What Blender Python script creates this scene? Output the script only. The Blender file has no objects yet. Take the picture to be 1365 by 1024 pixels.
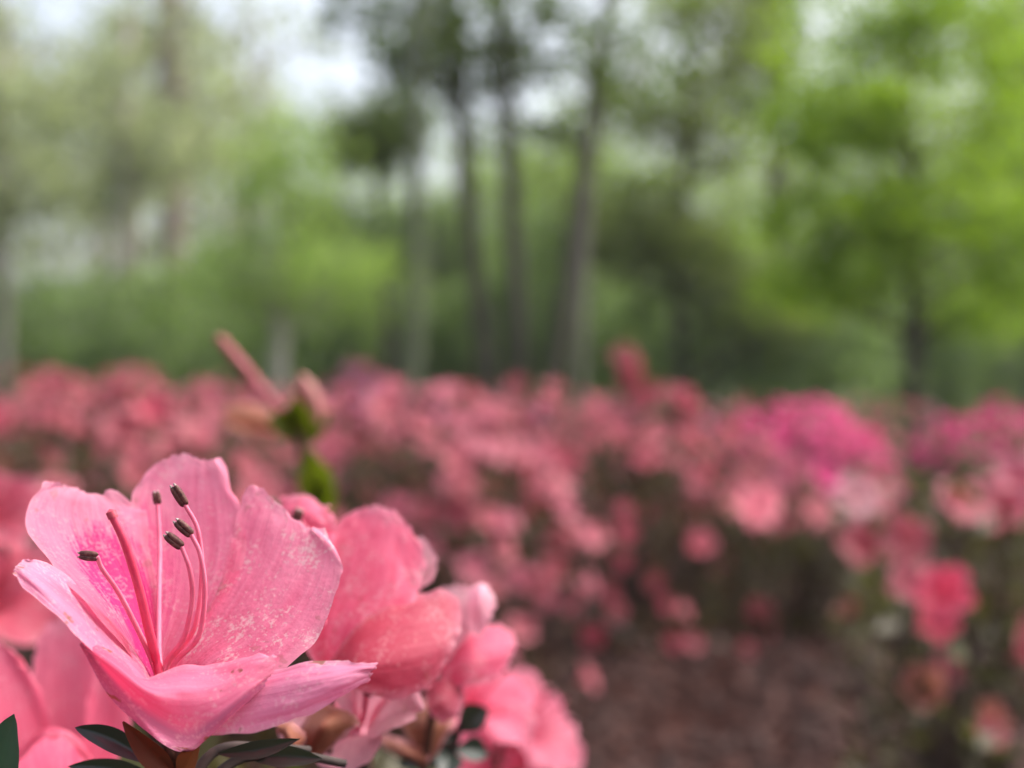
import bpy, math, random
import numpy as np
from mathutils import Vector, Matrix, noise as mnoise

S = bpy.context.scene
COL = S.collection
R = math.radians
rng = np.random.default_rng(7)
random.seed(7)

# ------------------------------------------------------------------ camera
HAZE = 0.0010
CAM_H = 0.70                      # metres above the mulch
LENS = 38.58
K = 1365 * LENS / 36.0            # pixels (of the 1365 px photo) per metre at 1 m
cam = bpy.data.cameras.new('camera')
cam.lens = LENS; cam.sensor_width = 36.0
cam.clip_start = 0.01; cam.clip_end = 2000
cam.dof.use_dof = True
cam.dof.focus_distance = 0.198
cam.dof.aperture_fstop = 7.4
camo = bpy.data.objects.new('camera', cam); COL.objects.link(camo)
camo.location = (0, 0, CAM_H); camo.rotation_euler = (R(90), 0, 0)
S.camera = camo

# ------------------------------------------------------------------ light: overcast day
SUN_EL, SUN_ROT = 55, 70
w = bpy.data.worlds.new('World'); S.world = w; w.use_nodes = True
nt = w.node_tree; nt.nodes.clear()
sky = nt.nodes.new('ShaderNodeTexSky'); sky.sky_type = 'NISHITA'; sky.sun_disc = False
sky.sun_elevation = R(SUN_EL); sky.sun_rotation = R(SUN_ROT)
sky.air_density = 1.0; sky.dust_density = 8.0; sky.ozone_density = 1.0
hsv = nt.nodes.new('ShaderNodeHueSaturation'); hsv.inputs['Saturation'].default_value = 0.6
bg = nt.nodes.new('ShaderNodeBackground'); bg.inputs['Strength'].default_value = 0.15
wo = nt.nodes.new('ShaderNodeOutputWorld')
nt.links.new(sky.outputs[0], hsv.inputs['Color']); nt.links.new(hsv.outputs[0], bg.inputs['Color'])
nt.links.new(bg.outputs[0], wo.inputs['Surface'])
sun = bpy.data.lights.new('sun', 'SUN'); sun.energy = 0.7; sun.angle = R(25); sun.color = (1, .97, .92)
suno = bpy.data.objects.new('sun', sun); COL.objects.link(suno)
az = R(SUN_ROT)
sd = Vector((math.sin(az) * math.cos(R(SUN_EL)), math.cos(az) * math.cos(R(SUN_EL)), math.sin(R(SUN_EL))))
suno.rotation_euler = sd.to_track_quat('Z', 'Y').to_euler(); suno.location = (0, 0, 30)
S.view_settings.view_transform = 'Standard'; S.view_settings.look = 'None'
S.view_settings.exposure = 1.45; S.view_settings.gamma = 1.0
S.cycles.use_denoising = True
S.cycles.max_bounces = 10; S.cycles.transmission_bounces = 8; S.cycles.diffuse_bounces = 6

# ------------------------------------------------------------------ helpers
def P(px, py, d):
    """point seen at pixel (px, py) of the photograph, d metres in front of the camera"""
    return np.array([(px - 682.5) / K * d, d, CAM_H - (py - 512) / K * d])

def Parr(a):
    d = a[..., 2]
    return np.stack([(a[..., 0] - 682.5) / K * d, d, CAM_H - (a[..., 1] - 512) / K * d], -1)

class MB:
    """collects vertices and faces for ONE mesh object"""
    def __init__(s): s.v = []; s.f = []; s.uv = []; s.n = 0; s.mi = []
    def add(s, v, f, uv=None, mi=0):
        v = np.asarray(v, float).reshape(-1, 3)
        f = np.asarray(f, int)
        s.v.append(v); s.f.append((f + s.n)); s.n += len(v); s.mi.append(np.full(len(f), mi))
        s.uv.append(np.zeros((len(v), 2)) if uv is None else np.asarray(uv, float).reshape(-1, 2))
    def mesh(s, name, mats, origin=(0, 0, 0), smooth=True):
        me = bpy.data.meshes.new(name)
        v = np.concatenate(s.v) - np.asarray(origin)
        fl = [r for a in s.f for r in a.tolist()]
        me.from_pydata(v.tolist(), [], fl)
        for m in (mats if isinstance(mats, (list, tuple)) else [mats]): me.materials.append(m)
        mi = np.concatenate(s.mi)
        if mi.any(): me.polygons.foreach_set('material_index', mi.astype(np.int32))
        if smooth: me.polygons.foreach_set('use_smooth', np.ones(len(fl), bool))
        uvl = me.uv_layers.new(name='UVMap')
        li = np.zeros(len(me.loops), np.int32); me.loops.foreach_get('vertex_index', li)
        uvl.data.foreach_set('uv', np.concatenate(s.uv)[li].astype(np.float32).ravel())
        me.update()
        return me
    def build(s, name, mats, parent=None, smooth=True):
        org = parent_origin(parent)
        o = bpy.data.objects.new(name, s.mesh(name, mats, org, smooth)); COL.objects.link(o)
        if parent: o.parent = parent
        return o

ORG = {}
def parent_origin(p):
    if p is None: return np.zeros(3)
    while p.parent: p = p.parent                        # parts and sub-parts share their thing's origin
    return ORG[p.name]

def thing(name, label, cat, loc, group=None):
    o = bpy.data.objects.new(name, None); COL.objects.link(o)
    o.location = tuple(loc); o.empty_display_size = .05
    ORG[o.name] = np.asarray(loc, float)
    tag(o, label, cat, group)
    return o

def tag(o, label=None, cat=None, group=None, kind=None):
    if label: o['label'] = label
    if cat: o['category'] = cat
    if group: o['group'] = group
    if kind: o['kind'] = kind
    return o

def sub(o, parent_o):
    """o was built relative to the thing's origin: hang it one level deeper (origins agree)"""
    o.parent = parent_o
    return o

def crw(n, m):
    """Catmull-Rom weights: m samples over n control points"""
    W = np.zeros((m, n))
    for i, t in enumerate(np.linspace(0, n - 1, m)):
        k = min(int(t), n - 2); f = t - k
        c = [-.5*f + f*f - .5*f**3, 1 - 2.5*f*f + 1.5*f**3, .5*f + 2*f*f - 1.5*f**3, -.5*f*f + .5*f**3]
        for q, cc in zip((k-1, k, k+1, k+2), c):
            if q < 0: W[i, 0] += 2*cc; W[i, 1] -= cc
            elif q > n-1: W[i, n-1] += 2*cc; W[i, n-2] -= cc
            else: W[i, q] += cc
    return W

def grid_faces(a, b):
    i, j = np.meshgrid(np.arange(a-1), np.arange(b-1), indexing='ij')
    k = (i*b + j).ravel()
    return np.stack([k, k+1, k+b+1, k+b], 1)

def patch(mb, rows, nv=34, nu=28, ruffle=.0006, seed=0, edge=2.0, world=False, mi=0, freq=3.2):
    """a curved sheet (petal, leaf) through a net of control points; rows run from base to tip"""
    c = np.asarray(rows, float)
    Wv, Wu = crw(c.shape[0], nv), crw(c.shape[1], nu)
    g = np.einsum('ab,bcd->acd', Wv, c); g = np.einsum('ec,acd->aed', Wu, g)
    u = np.linspace(0, 1, nu); v = np.linspace(0, 1, nv)
    if not world:
        if edge:                                        # uneven margin
            for i in range(nv):
                for j in range(nu):
                    e = max(abs(2*u[j]-1)**6, v[i]**8) * min(1, v[i]*2)
                    if e > .02:
                        q = Vector((u[j]*9 + seed*3.1, v[i]*9, seed))
                        e *= 1 + .8*mnoise.noise(q*2.6)
                        g[i, j, 0] += e*edge*mnoise.noise(q)*1.6; g[i, j, 1] += e*edge*mnoise.noise(q + Vector((9, 4, 2)))*1.6
        g = Parr(g)
    du = np.gradient(g, axis=1); dv = np.gradient(g, axis=0)
    nrm = np.cross(du, dv); nrm /= np.maximum(np.linalg.norm(nrm, axis=-1, keepdims=True), 1e-12)
    for i in range(nv):
        for j in range(nu):
            e = (abs(2*u[j]-1)**2*.7 + .3) * v[i]**.8
            q = Vector((u[j]*freq + seed*5.3, v[i]*freq*.8, seed*1.7))
            a = mnoise.noise(q) + .45*mnoise.noise(q*2.7)
            a += .35*math.cos((u[j]-.5)*12)*v[i]*.5     # shallow furrows along the veins
            g[i, j] += nrm[i, j]*a*e*ruffle
    uv = np.stack(np.meshgrid(v, u, indexing='ij')[::-1], -1)
    mb.add(g, grid_faces(nv, nu), uv, mi)

def tube(mb, pts, rad, n=8, mi=0, cap=True, m=None):
    pts = np.asarray(pts, float); rad = np.asarray(rad, float)
    if m:
        W = crw(len(pts), m); pts = W @ pts; rad = np.maximum(W @ rad, 1e-5)
    t = np.gradient(pts, axis=0); t /= np.maximum(np.linalg.norm(t, axis=1, keepdims=True), 1e-12)
    ref = np.array([0, 0, 1.]) if abs(t[0][2]) < .9 else np.array([1., 0, 0])
    a = np.cross(t, ref); a /= np.maximum(np.linalg.norm(a, axis=1, keepdims=True), 1e-12)
    b = np.cross(t, a)
    th = np.linspace(0, 2*math.pi, n, endpoint=False)
    v = pts[:, None] + rad[:, None, None]*(a[:, None]*np.cos(th)[None, :, None] + b[:, None]*np.sin(th)[None, :, None])
    L = len(pts)
    f = []
    for i in range(L-1):
        for j in range(n):
            k = (j+1) % n; f.append((i*n+j, i*n+k, (i+1)*n+k, (i+1)*n+j))
    uv = np.stack(np.meshgrid(np.linspace(0, 1, L), np.linspace(0, 1, n), indexing='ij')[::-1], -1)
    mb.add(v, f, uv, mi)
    if cap:
        e = v[-1]; c = pts[-1] + t[-1]*rad[-1]*.6
        vv = np.vstack([e, c]); ff = [(j, (j+1) % n, n, n) for j in range(n)]
        mb.add(vv, [(a_, b_, c_) for a_, b_, c_, _ in ff], None, mi)

def leaves(mb, pts, size, rnd, up=.0, aspect=.45, mi=0, droop=None):
    """many small pointed leaves at pts; random turn, up = how level they lie"""
    n = len(pts)
    d = rnd.normal(size=(n, 3)); 
    if droop is not None: d[:, 2] += droop
    d /= np.linalg.norm(d, axis=1, keepdims=True)
    q = rnd.normal(size=(n, 3)); q[:, 2] += up*3
    s = np.cross(d, q); s /= np.maximum(np.linalg.norm(s, axis=1, keepdims=True), 1e-9)
    nn = np.cross(s, d)
    L = (size*rnd.uniform(.6, 1.35, n))[:, None]
    v = np.stack([pts, pts + d*L*.5 + s*L*aspect*.5 + nn*L*.08, pts + d*L, pts + d*L*.5 - s*L*aspect*.5 + nn*L*.08], 1)
    f = np.arange(n*4).reshape(n, 4)
    mb.add(v.reshape(-1, 3), f, np.tile([[.5, 0], [1, .5], [.5, 1], [0, .5]], (n, 1)), mi)

# ------------------------------------------------------------------ materials
def new_mat(name):
    m = bpy.data.materials.new(name); m.use_nodes = True
    t = m.node_tree; t.nodes.clear()
    return m, t, t.nodes.new('ShaderNodeOutputMaterial')

def N(t, typ, **kw):
    n = t.nodes.new(typ)
    for k, v in kw.items():
        if k in n.inputs: n.inputs[k].default_value = v
        else: setattr(n, k, v)
    return n

def mixrgb(t, fac, a, b, mode='MIX'):
    m = t.nodes.new('ShaderNodeMix'); m.data_type = 'RGBA'; m.blend_type = mode; m.clamp_result = False
    for s, x in ((0, fac), (6, a), (7, b)):
        if isinstance(x, (int, float)): m.inputs[s].default_value = x
        elif isinstance(x, tuple): m.inputs[s].default_value = x if len(x) == 4 else x + (1,)
        else: t.links.new(x, m.inputs[s])
    return m.outputs[2]

def ramp(t, fac, stops):
    r = t.nodes.new('ShaderNodeValToRGB')
    e = r.color_ramp.elements
    while len(e) < len(stops): e.new(.5)
    for el, (p, c) in zip(e, stops):
        el.position = p; el.color = (c if isinstance(c, tuple) else (c, c, c)) + (1,)
    t.links.new(fac, r.inputs[0])
    return r.outputs[0]

def thin_sheet(t, out, color, trans, rough, spec=.4, height=None, bump=.3, dist=.0004, tcol=None):
    p = N(t, 'ShaderNodeBsdfPrincipled', Roughness=rough); p.inputs['Specular IOR Level'].default_value = spec
    tr = t.nodes.new('ShaderNodeBsdfTranslucent')
    mx = t.nodes.new('ShaderNodeMixShader'); mx.inputs[0].default_value = trans
    t.links.new(color, p.inputs['Base Color']); t.links.new(tcol or color, tr.inputs['Color'])
    if height is not None:
        b = N(t, 'ShaderNodeBump', Strength=bump, Distance=dist); t.links.new(height, b.inputs['Height'])
        t.links.new(b.outputs[0], p.inputs['Normal'])
    t.links.new(p.outputs[0], mx.inputs[1]); t.links.new(tr.outputs[0], mx.inputs[2])
    t.links.new(mx.outputs[0], out.inputs['Surface'])

def math_node(t, op, a, b=None):
    m = t.nodes.new('ShaderNodeMath'); m.operation = op; m.use_clamp = False
    for i, x in enumerate((a, b)):
        if x is None: continue
        if isinstance(x, (int, float)): m.inputs[i].default_value = x
        else: t.links.new(x, m.inputs[i])
    return m.outputs[0]

def petal_mat(name, base, mid, tip, blotch=0.0, flecks=0.0, brown=0.0, seed=0.0, trans=.58, blotch_at=(.5, .4), margin=.45, stripe=0.):
    m, t, out = new_mat(name)
    uv = t.nodes.new('ShaderNodeUVMap'); uv.uv_map = 'UVMap'
    sep = t.nodes.new('ShaderNodeSeparateXYZ'); t.links.new(uv.outputs[0], sep.inputs[0])
    U, V = sep.outputs[0], sep.outputs[1]
    tc = t.nodes.new('ShaderNodeTexCoord')
    mp = N(t, 'ShaderNodeMapping'); mp.inputs['Location'].default_value = (seed, seed*.7, 0)
    t.links.new(tc.outputs['Object'], mp.inputs[0]); obj = mp.outputs[0]
    col = ramp(t, V, [(0, base), (.5, mid), (1, tip)])
    # soft mottling of the tissue
    n1 = N(t, 'ShaderNodeTexNoise', Scale=140.0, Detail=4.0); t.links.new(obj, n1.inputs['Vector'])
    mot = ramp(t, n1.outputs[0], [(.3, .0), (.7, 1.0)])
    dark = tuple(c*k for c, k in zip(mid, (.93, .72, .82)))
    col = mixrgb(t, math_node(t, 'MULTIPLY', mot, .75), col, dark)
    # veins run along the petal and fan out
    vm = N(t, 'ShaderNodeMapping'); vm.inputs['Scale'].default_value = (26, 1.6, 1); vm.inputs['Location'].default_value = (seed, 0, seed)
    t.links.new(uv.outputs[0], vm.inputs[0])
    n2 = N(t, 'ShaderNodeTexNoise', Scale=1.0, Detail=5.0, Roughness=.6, Distortion=.25); t.links.new(vm.outputs[0], n2.inputs['Vector'])
    vein = ramp(t, n2.outputs[0], [(.38, 0.0), (.62, 1.0)])
    col = mixrgb(t, math_node(t, 'MULTIPLY', vein, .22), col, tuple(min(1, c*1.25 + .04) for c in tip))
    if blotch:
        bmp = N(t, 'ShaderNodeMapping'); bmp.inputs['Scale'].default_value = (34, 9, 1); t.links.new(uv.outputs[0], bmp.inputs[0])
        nb = N(t, 'ShaderNodeTexNoise', Scale=1.0, Detail=4.0, Roughness=.65); t.links.new(bmp.outputs[0], nb.inputs['Vector'])
        du = math_node(t, 'MULTIPLY', math_node(t, 'ABSOLUTE', math_node(t, 'SUBTRACT', U, blotch_at[0])), 2.3)
        dv = math_node(t, 'MULTIPLY', math_node(t, 'ABSOLUTE', math_node(t, 'SUBTRACT', V, blotch_at[1])), 2.9)
        dd = math_node(t, 'ADD', math_node(t, 'POWER', du, 2.0), math_node(t, 'POWER', dv, 2.0))
        k = math_node(t, 'SUBTRACT', math_node(t, 'ADD', 0.80, math_node(t, 'MULTIPLY', math_node(t, 'SUBTRACT', nb.outputs[0], .5), 2.6)), dd)
        bf = ramp(t, k, [(.0, 0.0), (.42, 1.0)])
        col = mixrgb(t, math_node(t, 'MULTIPLY', bf, blotch), col, (.74, .035, .235))
    ee = math_node(t, 'MAXIMUM', math_node(t, 'ABSOLUTE', math_node(t, 'SUBTRACT', math_node(t, 'MULTIPLY', U, 2.0), 1.0)), V)
    mg = ramp(t, math_node(t, 'ADD', ee, math_node(t, 'MULTIPLY', math_node(t, 'SUBTRACT', n1.outputs[0], .5), .25)), [(.80, 0.0), (1.0, 1.0)])
    col = mixrgb(t, math_node(t, 'MULTIPLY', mg, margin), col, (.74, .34, .44))
    if stripe:                                          # lilac underside along one margin, with its gloss put into the colour
        sf = ramp(t, math_node(t, 'ADD', U, math_node(t, 'MULTIPLY', math_node(t, 'SUBTRACT', n1.outputs[0], .5), .12)), [(stripe - .05, 1.0), (stripe + .05, 0.0)])
        col = mixrgb(t, math_node(t, 'MULTIPLY', sf, .85), col, (.50, .20, .33))
    if flecks:
        nf = N(t, 'ShaderNodeTexNoise', Scale=1150.0, Detail=2.0, Roughness=.7); t.links.new(obj, nf.inputs['Vector'])
        nl = N(t, 'ShaderNodeTexNoise', Scale=150.0, Detail=2.0); t.links.new(obj, nl.inputs['Vector'])
        s = math_node(t, 'ADD', math_node(t, 'MULTIPLY', nf.outputs[0], .66), math_node(t, 'MULTIPLY', nl.outputs[0], .45))
        ff = ramp(t, s, [(.60, 0.0), (.68, 1.0)])
        col = mixrgb(t, math_node(t, 'MULTIPLY', ff, flecks), col, (.86, .58, .62))
    if brown:
        nbr = N(t, 'ShaderNodeTexNoise', Scale=310.0, Detail=2.0, Roughness=.5); t.links.new(obj, nbr.inputs['Vector'])
        e = math_node(t, 'POWER', math_node(t, 'ABSOLUTE', math_node(t, 'SUBTRACT', math_node(t, 'MULTIPLY', U, 2.0), 1.0)), 3.0)
        s = math_node(t, 'ADD', nbr.outputs[0], math_node(t, 'MULTIPLY', e, .10))
        fb = ramp(t, s, [(.70, 0.0), (.75, 1.0)])
        col = mixrgb(t, math_node(t, 'MULTIPLY', fb, brown), col, (.30, .12, .06))
    n4 = N(t, 'ShaderNodeTexNoise', Scale=1100.0, Detail=2.0); t.links.new(obj, n4.inputs['Vector'])
    n5 = N(t, 'ShaderNodeTexNoise', Scale=330.0, Detail=3.0, Roughness=.6); t.links.new(obj, n5.inputs['Vector'])
    hgt = math_node(t, 'ADD', math_node(t, 'MULTIPLY', n2.outputs[0], .8), math_node(t, 'MULTIPLY', n1.outputs[0], .5))
    hgt = math_node(t, 'ADD', hgt, math_node(t, 'MULTIPLY', n5.outputs[0], .9)); hgt = math_node(t, 'ADD', hgt, math_node(t, 'MULTIPLY', n4.outputs[0], .22))
    thin_sheet(t, out, col, trans, .5, .25, hgt, .65, .0006)
    return m

def leaf_mat(name, c1, c2, trans=.4, rough=.45, spec=.35, noise_scale=1.2):
    m, t, out = new_mat(name)
    g = t.nodes.new('ShaderNodeNewGeometry')
    tc = t.nodes.new('ShaderNodeTexCoord')
    n = N(t, 'ShaderNodeTexNoise', Scale=noise_scale, Detail=2.0); t.links.new(tc.outputs['Object'], n.inputs['Vector'])
    f = math_node(t, 'ADD', math_node(t, 'MULTIPLY', g.outputs['Random Per Island'], .6), math_node(t, 'MULTIPLY', math_node(t, 'SUBTRACT', n.outputs[0], .3), .9))
    col = ramp(t, f, [(.1, c1), (.9, c2)])
    tcol = mixrgb(t, 1.0, col, (1.5, 1.7, .8), 'MULTIPLY')
    thin_sheet(t, out, col, trans, rough, spec, tcol=tcol)
    return m

def bark_mat(name, c1, c2, scale=9.0):
    m, t, out = new_mat(name)
    tc = t.nodes.new('ShaderNodeTexCoord')
    mp = N(t, 'ShaderNodeMapping'); mp.inputs['Scale'].default_value = (1, 1, .22); t.links.new(tc.outputs['Object'], mp.inputs[0])
    n = N(t, 'ShaderNodeTexNoise', Scale=scale, Detail=6.0, Roughness=.65); t.links.new(mp.outputs[0], n.inputs['Vector'])
    col = ramp(t, n.outputs[0], [(.3, c1), (.7, c2)])
    p = N(t, 'ShaderNodeBsdfPrincipled', Roughness=.9); t.links.new(col, p.inputs['Base Color'])
    b = N(t, 'ShaderNodeBump', Strength=.6, Distance=.02); t.links.new(n.outputs[0], b.inputs['Height']); t.links.new(b.outputs[0], p.inputs['Normal'])
    t.links.new(p.outputs[0], out.inputs['Surface'])
    return m

def plain_mat(name, c, rough=.6, c2=None, scale=600., spec=.4):
    m, t, out = new_mat(name)
    tc = t.nodes.new('ShaderNodeTexCoord')
    n = N(t, 'ShaderNodeTexNoise', Scale=scale, Detail=4.0); t.links.new(tc.outputs['Object'], n.inputs['Vector'])
    col = ramp(t, n.outputs[0], [(.32, c), (.68, c2 or tuple(min(1, k*1.5) for k in c))])
    p = N(t, 'ShaderNodeBsdfPrincipled', Roughness=rough); p.inputs['Specular IOR Level'].default_value = spec
    t.links.new(col, p.inputs['Base Color'])
    b = N(t, 'ShaderNodeBump', Strength=.35, Distance=.0003); t.links.new(n.outputs[0], b.inputs['Height']); t.links.new(b.outputs[0], p.inputs['Normal'])
    t.links.new(p.outputs[0], out.inputs['Surface'])
    return m

PK0, PK1, PK2 = (.80, .085, .205), (.86, .215, .36), (.88, .335, .48)  # throat pink comes first, deepened to paint in the funnel's shade
M_petal = petal_mat('petal_pink', PK0, PK1, PK2, flecks=.35, brown=.5, seed=.0)
M_blotch = petal_mat('petal_pink_blotched', PK0, PK1, PK2, blotch=1.0, flecks=.3, brown=.3, seed=.11, blotch_at=(.60, .33))
M_top = petal_mat('petal_pink_top', PK0, PK1, PK2, blotch=.45, flecks=.3, brown=.2, seed=.31, blotch_at=(.12, .35))
M_fleck = petal_mat('petal_pink_flecked', PK0, PK1, PK2, flecks=.7, brown=.3, seed=.23)
M_sheen = petal_mat('petal_pink_lilac_sheen', (.80, .15, .28), (.80, .25, .41), (.78, .35, .52), flecks=.35, brown=.8, seed=.41, trans=.5)  # sky sheen of the front petals put into a lilac base colour
M_fold = petal_mat('petal_pink_fold', PK0, PK1, PK2, flecks=.4, brown=.9, seed=.66, stripe=.40)
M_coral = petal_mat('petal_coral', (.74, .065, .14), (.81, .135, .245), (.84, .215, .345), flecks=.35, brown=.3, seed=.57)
M_coral_shaded = petal_mat('petal_coral_shaded', (.52, .045, .085), (.56, .08, .135), (.58, .12, .19), flecks=.35, brown=.2, seed=.77)  # darkened copy of the coral, shade put into the petal colour
M_pale = petal_mat('petal_pale_pink', (.66, .18, .26), (.70, .33, .41), (.72, .44, .49), flecks=.4, brown=.2, seed=.91)
M_wilt = petal_mat('petal_withered', (.20, .06, .035), (.27, .10, .055), (.36, .16, .10), brown=.8, seed=1.3, trans=.25)
M_pistil = plain_mat('pistil_red', (.60, .035, .095), .4, (.68, .08, .15), 300.)
M_stigma = plain_mat('stigma_red', (.40, .03, .06), .6, (.55, .08, .12), 900.)
M_filament = plain_mat('filament_pink', (.70, .12, .21), .6, (.74, .19, .29), 300.)
M_anther = plain_mat('anther_brown', (.045, .010, .010), .65, (.15, .055, .045), 1600.)
M_anthertip = plain_mat('anther_pollen', (.30, .20, .20), .8, (.5, .38, .36), 900.)
M_calyx = plain_mat('calyx_brown', (.045, .016, .012), .6, (.11, .05, .03), 300.)
M_twig = plain_mat('twig_bark', (.020, .014, .013), .8, (.06, .042, .036), 250.)
M_darkleaf = leaf_mat('leaf_dark', (.014, .022, .016), (.032, .042, .034), .12, .35, .5, 60.)
M_redleaf = leaf_mat('leaf_reddish', (.10, .022, .014), (.16, .05, .03), .25, .5, .3, 80.)
M_oliveleaf = leaf_mat('leaf_olive', (.055, .070, .006), (.10, .115, .010), .4, .5, .3, 60.)

# ------------------------------------------------------------------ ground
def ground():
    m, t, out = new_mat('mulch_ground')
    tc = t.nodes.new('ShaderNodeTexCoord')
    n1 = N(t, 'ShaderNodeTexNoise', Scale=9.0, Detail=8.0, Roughness=.7); t.links.new(tc.outputs['Object'], n1.inputs['Vector'])
    n2 = N(t, 'ShaderNodeTexNoise', Scale=1.1, Detail=3.0); t.links.new(tc.outputs['Object'], n2.inputs['Vector'])
    c = ramp(t, n1.outputs[0], [(.30, (.015, .004, .003)), (.55, (.036, .0105, .0075)), (.75, (.072, .0245, .018))])
    wood = ramp(t, n1.outputs[0], [(.3, (.03, .05, .015)), (.7, (.09, .10, .04))])
    sep = t.nodes.new('ShaderNodeSeparateXYZ'); t.links.new(tc.outputs['Object'], sep.inputs[0])
    f = math_node(t, 'MULTIPLY', math_node(t, 'SUBTRACT', math_node(t, 'ADD', sep.outputs[1], math_node(t, 'MULTIPLY', n2.outputs[0], 4.0)), 9.0), .5)
    f = ramp(t, f, [(0, 0.0), (1, 1.0)])
    col = mixrgb(t, f, c, wood)
    p = N(t, 'ShaderNodeBsdfPrincipled', Roughness=.95); t.links.new(col, p.inputs['Base Color'])
    p.inputs['Specular IOR Level'].default_value = .15
    b = N(t, 'ShaderNodeBump', Strength=.9, Distance=.03); t.links.new(n1.outputs[0], b.inputs['Height']); t.links.new(b.outputs[0], p.inputs['Normal'])
    t.links.new(p.outputs[0], out.inputs['Surface'])
    xs = np.concatenate([[-130, -60, -20], np.linspace(-6, 6, 97), [20, 60, 130]])
    ys = np.concatenate([[-60, -20, -5], np.linspace(-1, 9, 90), [14, 25, 60, 130]])
    X, Y = np.meshgrid(xs, ys, indexing='ij')
    Z = np.zeros_like(X)
    for i in range(len(xs)):
        for j in range(len(ys)):
            if abs(X[i, j]) < 7 and -2 < Y[i, j] < 10:
                Z[i, j] = .035*mnoise.noise(Vector((X[i, j]*1.7, Y[i, j]*1.7, 3))) + .012*mnoise.noise(Vector((X[i, j]*9, Y[i, j]*9, 1)))
    mb = MB(); mb.add(np.stack([X, Y, Z], -1), grid_faces(len(xs), len(ys))[:, ::-1])
    tag(mb.build('ground', m), kind='structure')
ground()

def mulch():
    m, t, out = new_mat('bark_chips')
    g = t.nodes.new('ShaderNodeNewGeometry')
    col = ramp(t, g.outputs['Random Per Island'], [(0, (.017, .0045, .003)), (.5, (.036, .0098, .0065)), (.8, (.058, .0175, .012)), (1, (.09, .031, .022))])
    p = N(t, 'ShaderNodeBsdfPrincipled', Roughness=.85); t.links.new(col, p.inputs['Base Color']); t.links.new(p.outputs[0], out.inputs['Surface'])
    r = np.random.default_rng(3); n = 13000
    y = 1.6 + 5.2*r.random(n)**1.5; x = (r.random(n)-.42)*y*1.5
    mb = MB()
    box = np.array([[-1,-1,-1],[1,-1,-1],[1,1,-1],[-1,1,-1],[-.9,-.8,1],[.8,-.9,1],[.9,.8,1],[-.8,.9,1]], float)*.5
    F = np.array([[0,3,2,1],[4,5,6,7],[0,1,5,4],[1,2,6,5],[2,3,7,6],[3,0,4,7]])
    sz = np.stack([r.uniform(.015, .065, n), r.uniform(.006, .022, n), r.uniform(.004, .012, n)], 1)
    a = r.random(n)*6.28; tl = r.normal(0, .35, n)
    V = box[None]*sz[:, None]
    V[:, :, 2] += V[:, :, 0]*np.sin(tl)[:, None]
    c, s = np.cos(a)[:, None], np.sin(a)[:, None]
    W = np.stack([V[:, :, 0]*c - V[:, :, 1]*s + x[:, None], V[:, :, 0]*s + V[:, :, 1]*c + y[:, None], V[:, :, 2]], -1)
    for i in range(n):
        W[i, :, 2] += .014 + .035*mnoise.noise(Vector((x[i]*1.7, y[i]*1.7, 3))) + .006*(i % 3)
    mb.add(W.reshape(-1, 3), (F[None] + 8*np.arange(n)[:, None, None]).reshape(-1, 4))
    tag(mb.build('bark_mulch', m, smooth=False), 'dark red brown bark chip mulch covering the bare ground between the bushes', 'mulch', kind='stuff')
mulch()

# ------------------------------------------------------------------ woodland
B_dark = bark_mat('bark_dark', (.030, .026, .020), (.085, .072, .055))
B_grey = bark_mat('bark_grey', (.11, .105, .085), (.24, .225, .19))
B_pale = bark_mat('bark_pale', (.25, .225, .20), (.42, .38, .35))
L_bright = leaf_mat('leaf_spring_green', (.155, .225, .018), (.26, .36, .040), .58)
L_fresh = leaf_mat('leaf_fresh_green', (.18, .25, .075), (.30, .39, .135), .55)
L_mid = leaf_mat('leaf_mid_green', (.11, .155, .034), (.21, .28, .068), .55)
L_dark = leaf_mat('leaf_dark_green', (.055, .085, .018), (.11, .155, .034), .45)
L_olive = leaf_mat('leaf_pale_olive', (.15, .168, .125), (.27, .285, .22), .55)
L_shade = leaf_mat('leaf_understorey', (.105, .150, .068), (.18, .24, .115), .55)

def ell(r, n, c, rad, shell=.0):
    d = r.normal(size=(n, 3)); d /= np.linalg.norm(d, axis=1, keepdims=True)
    q = (shell + (1-shell)*r.random(n))**.45
    return np.asarray(c) + d*q[:, None]*np.asarray(rad)

def clumped(r, c, rad, nclump, per, cr):
    """leaf positions in many small clumps through an ellipsoid: gaps stay open between them"""
    cs = ell(r, nclump, c, rad, .15)
    k = r.uniform(.5, 1.4, nclump)
    return cs, np.concatenate([cs[i] + r.normal(size=(per, 3))*np.array([1, 1, .7])*cr*k[i] for i in range(nclump)])

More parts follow.
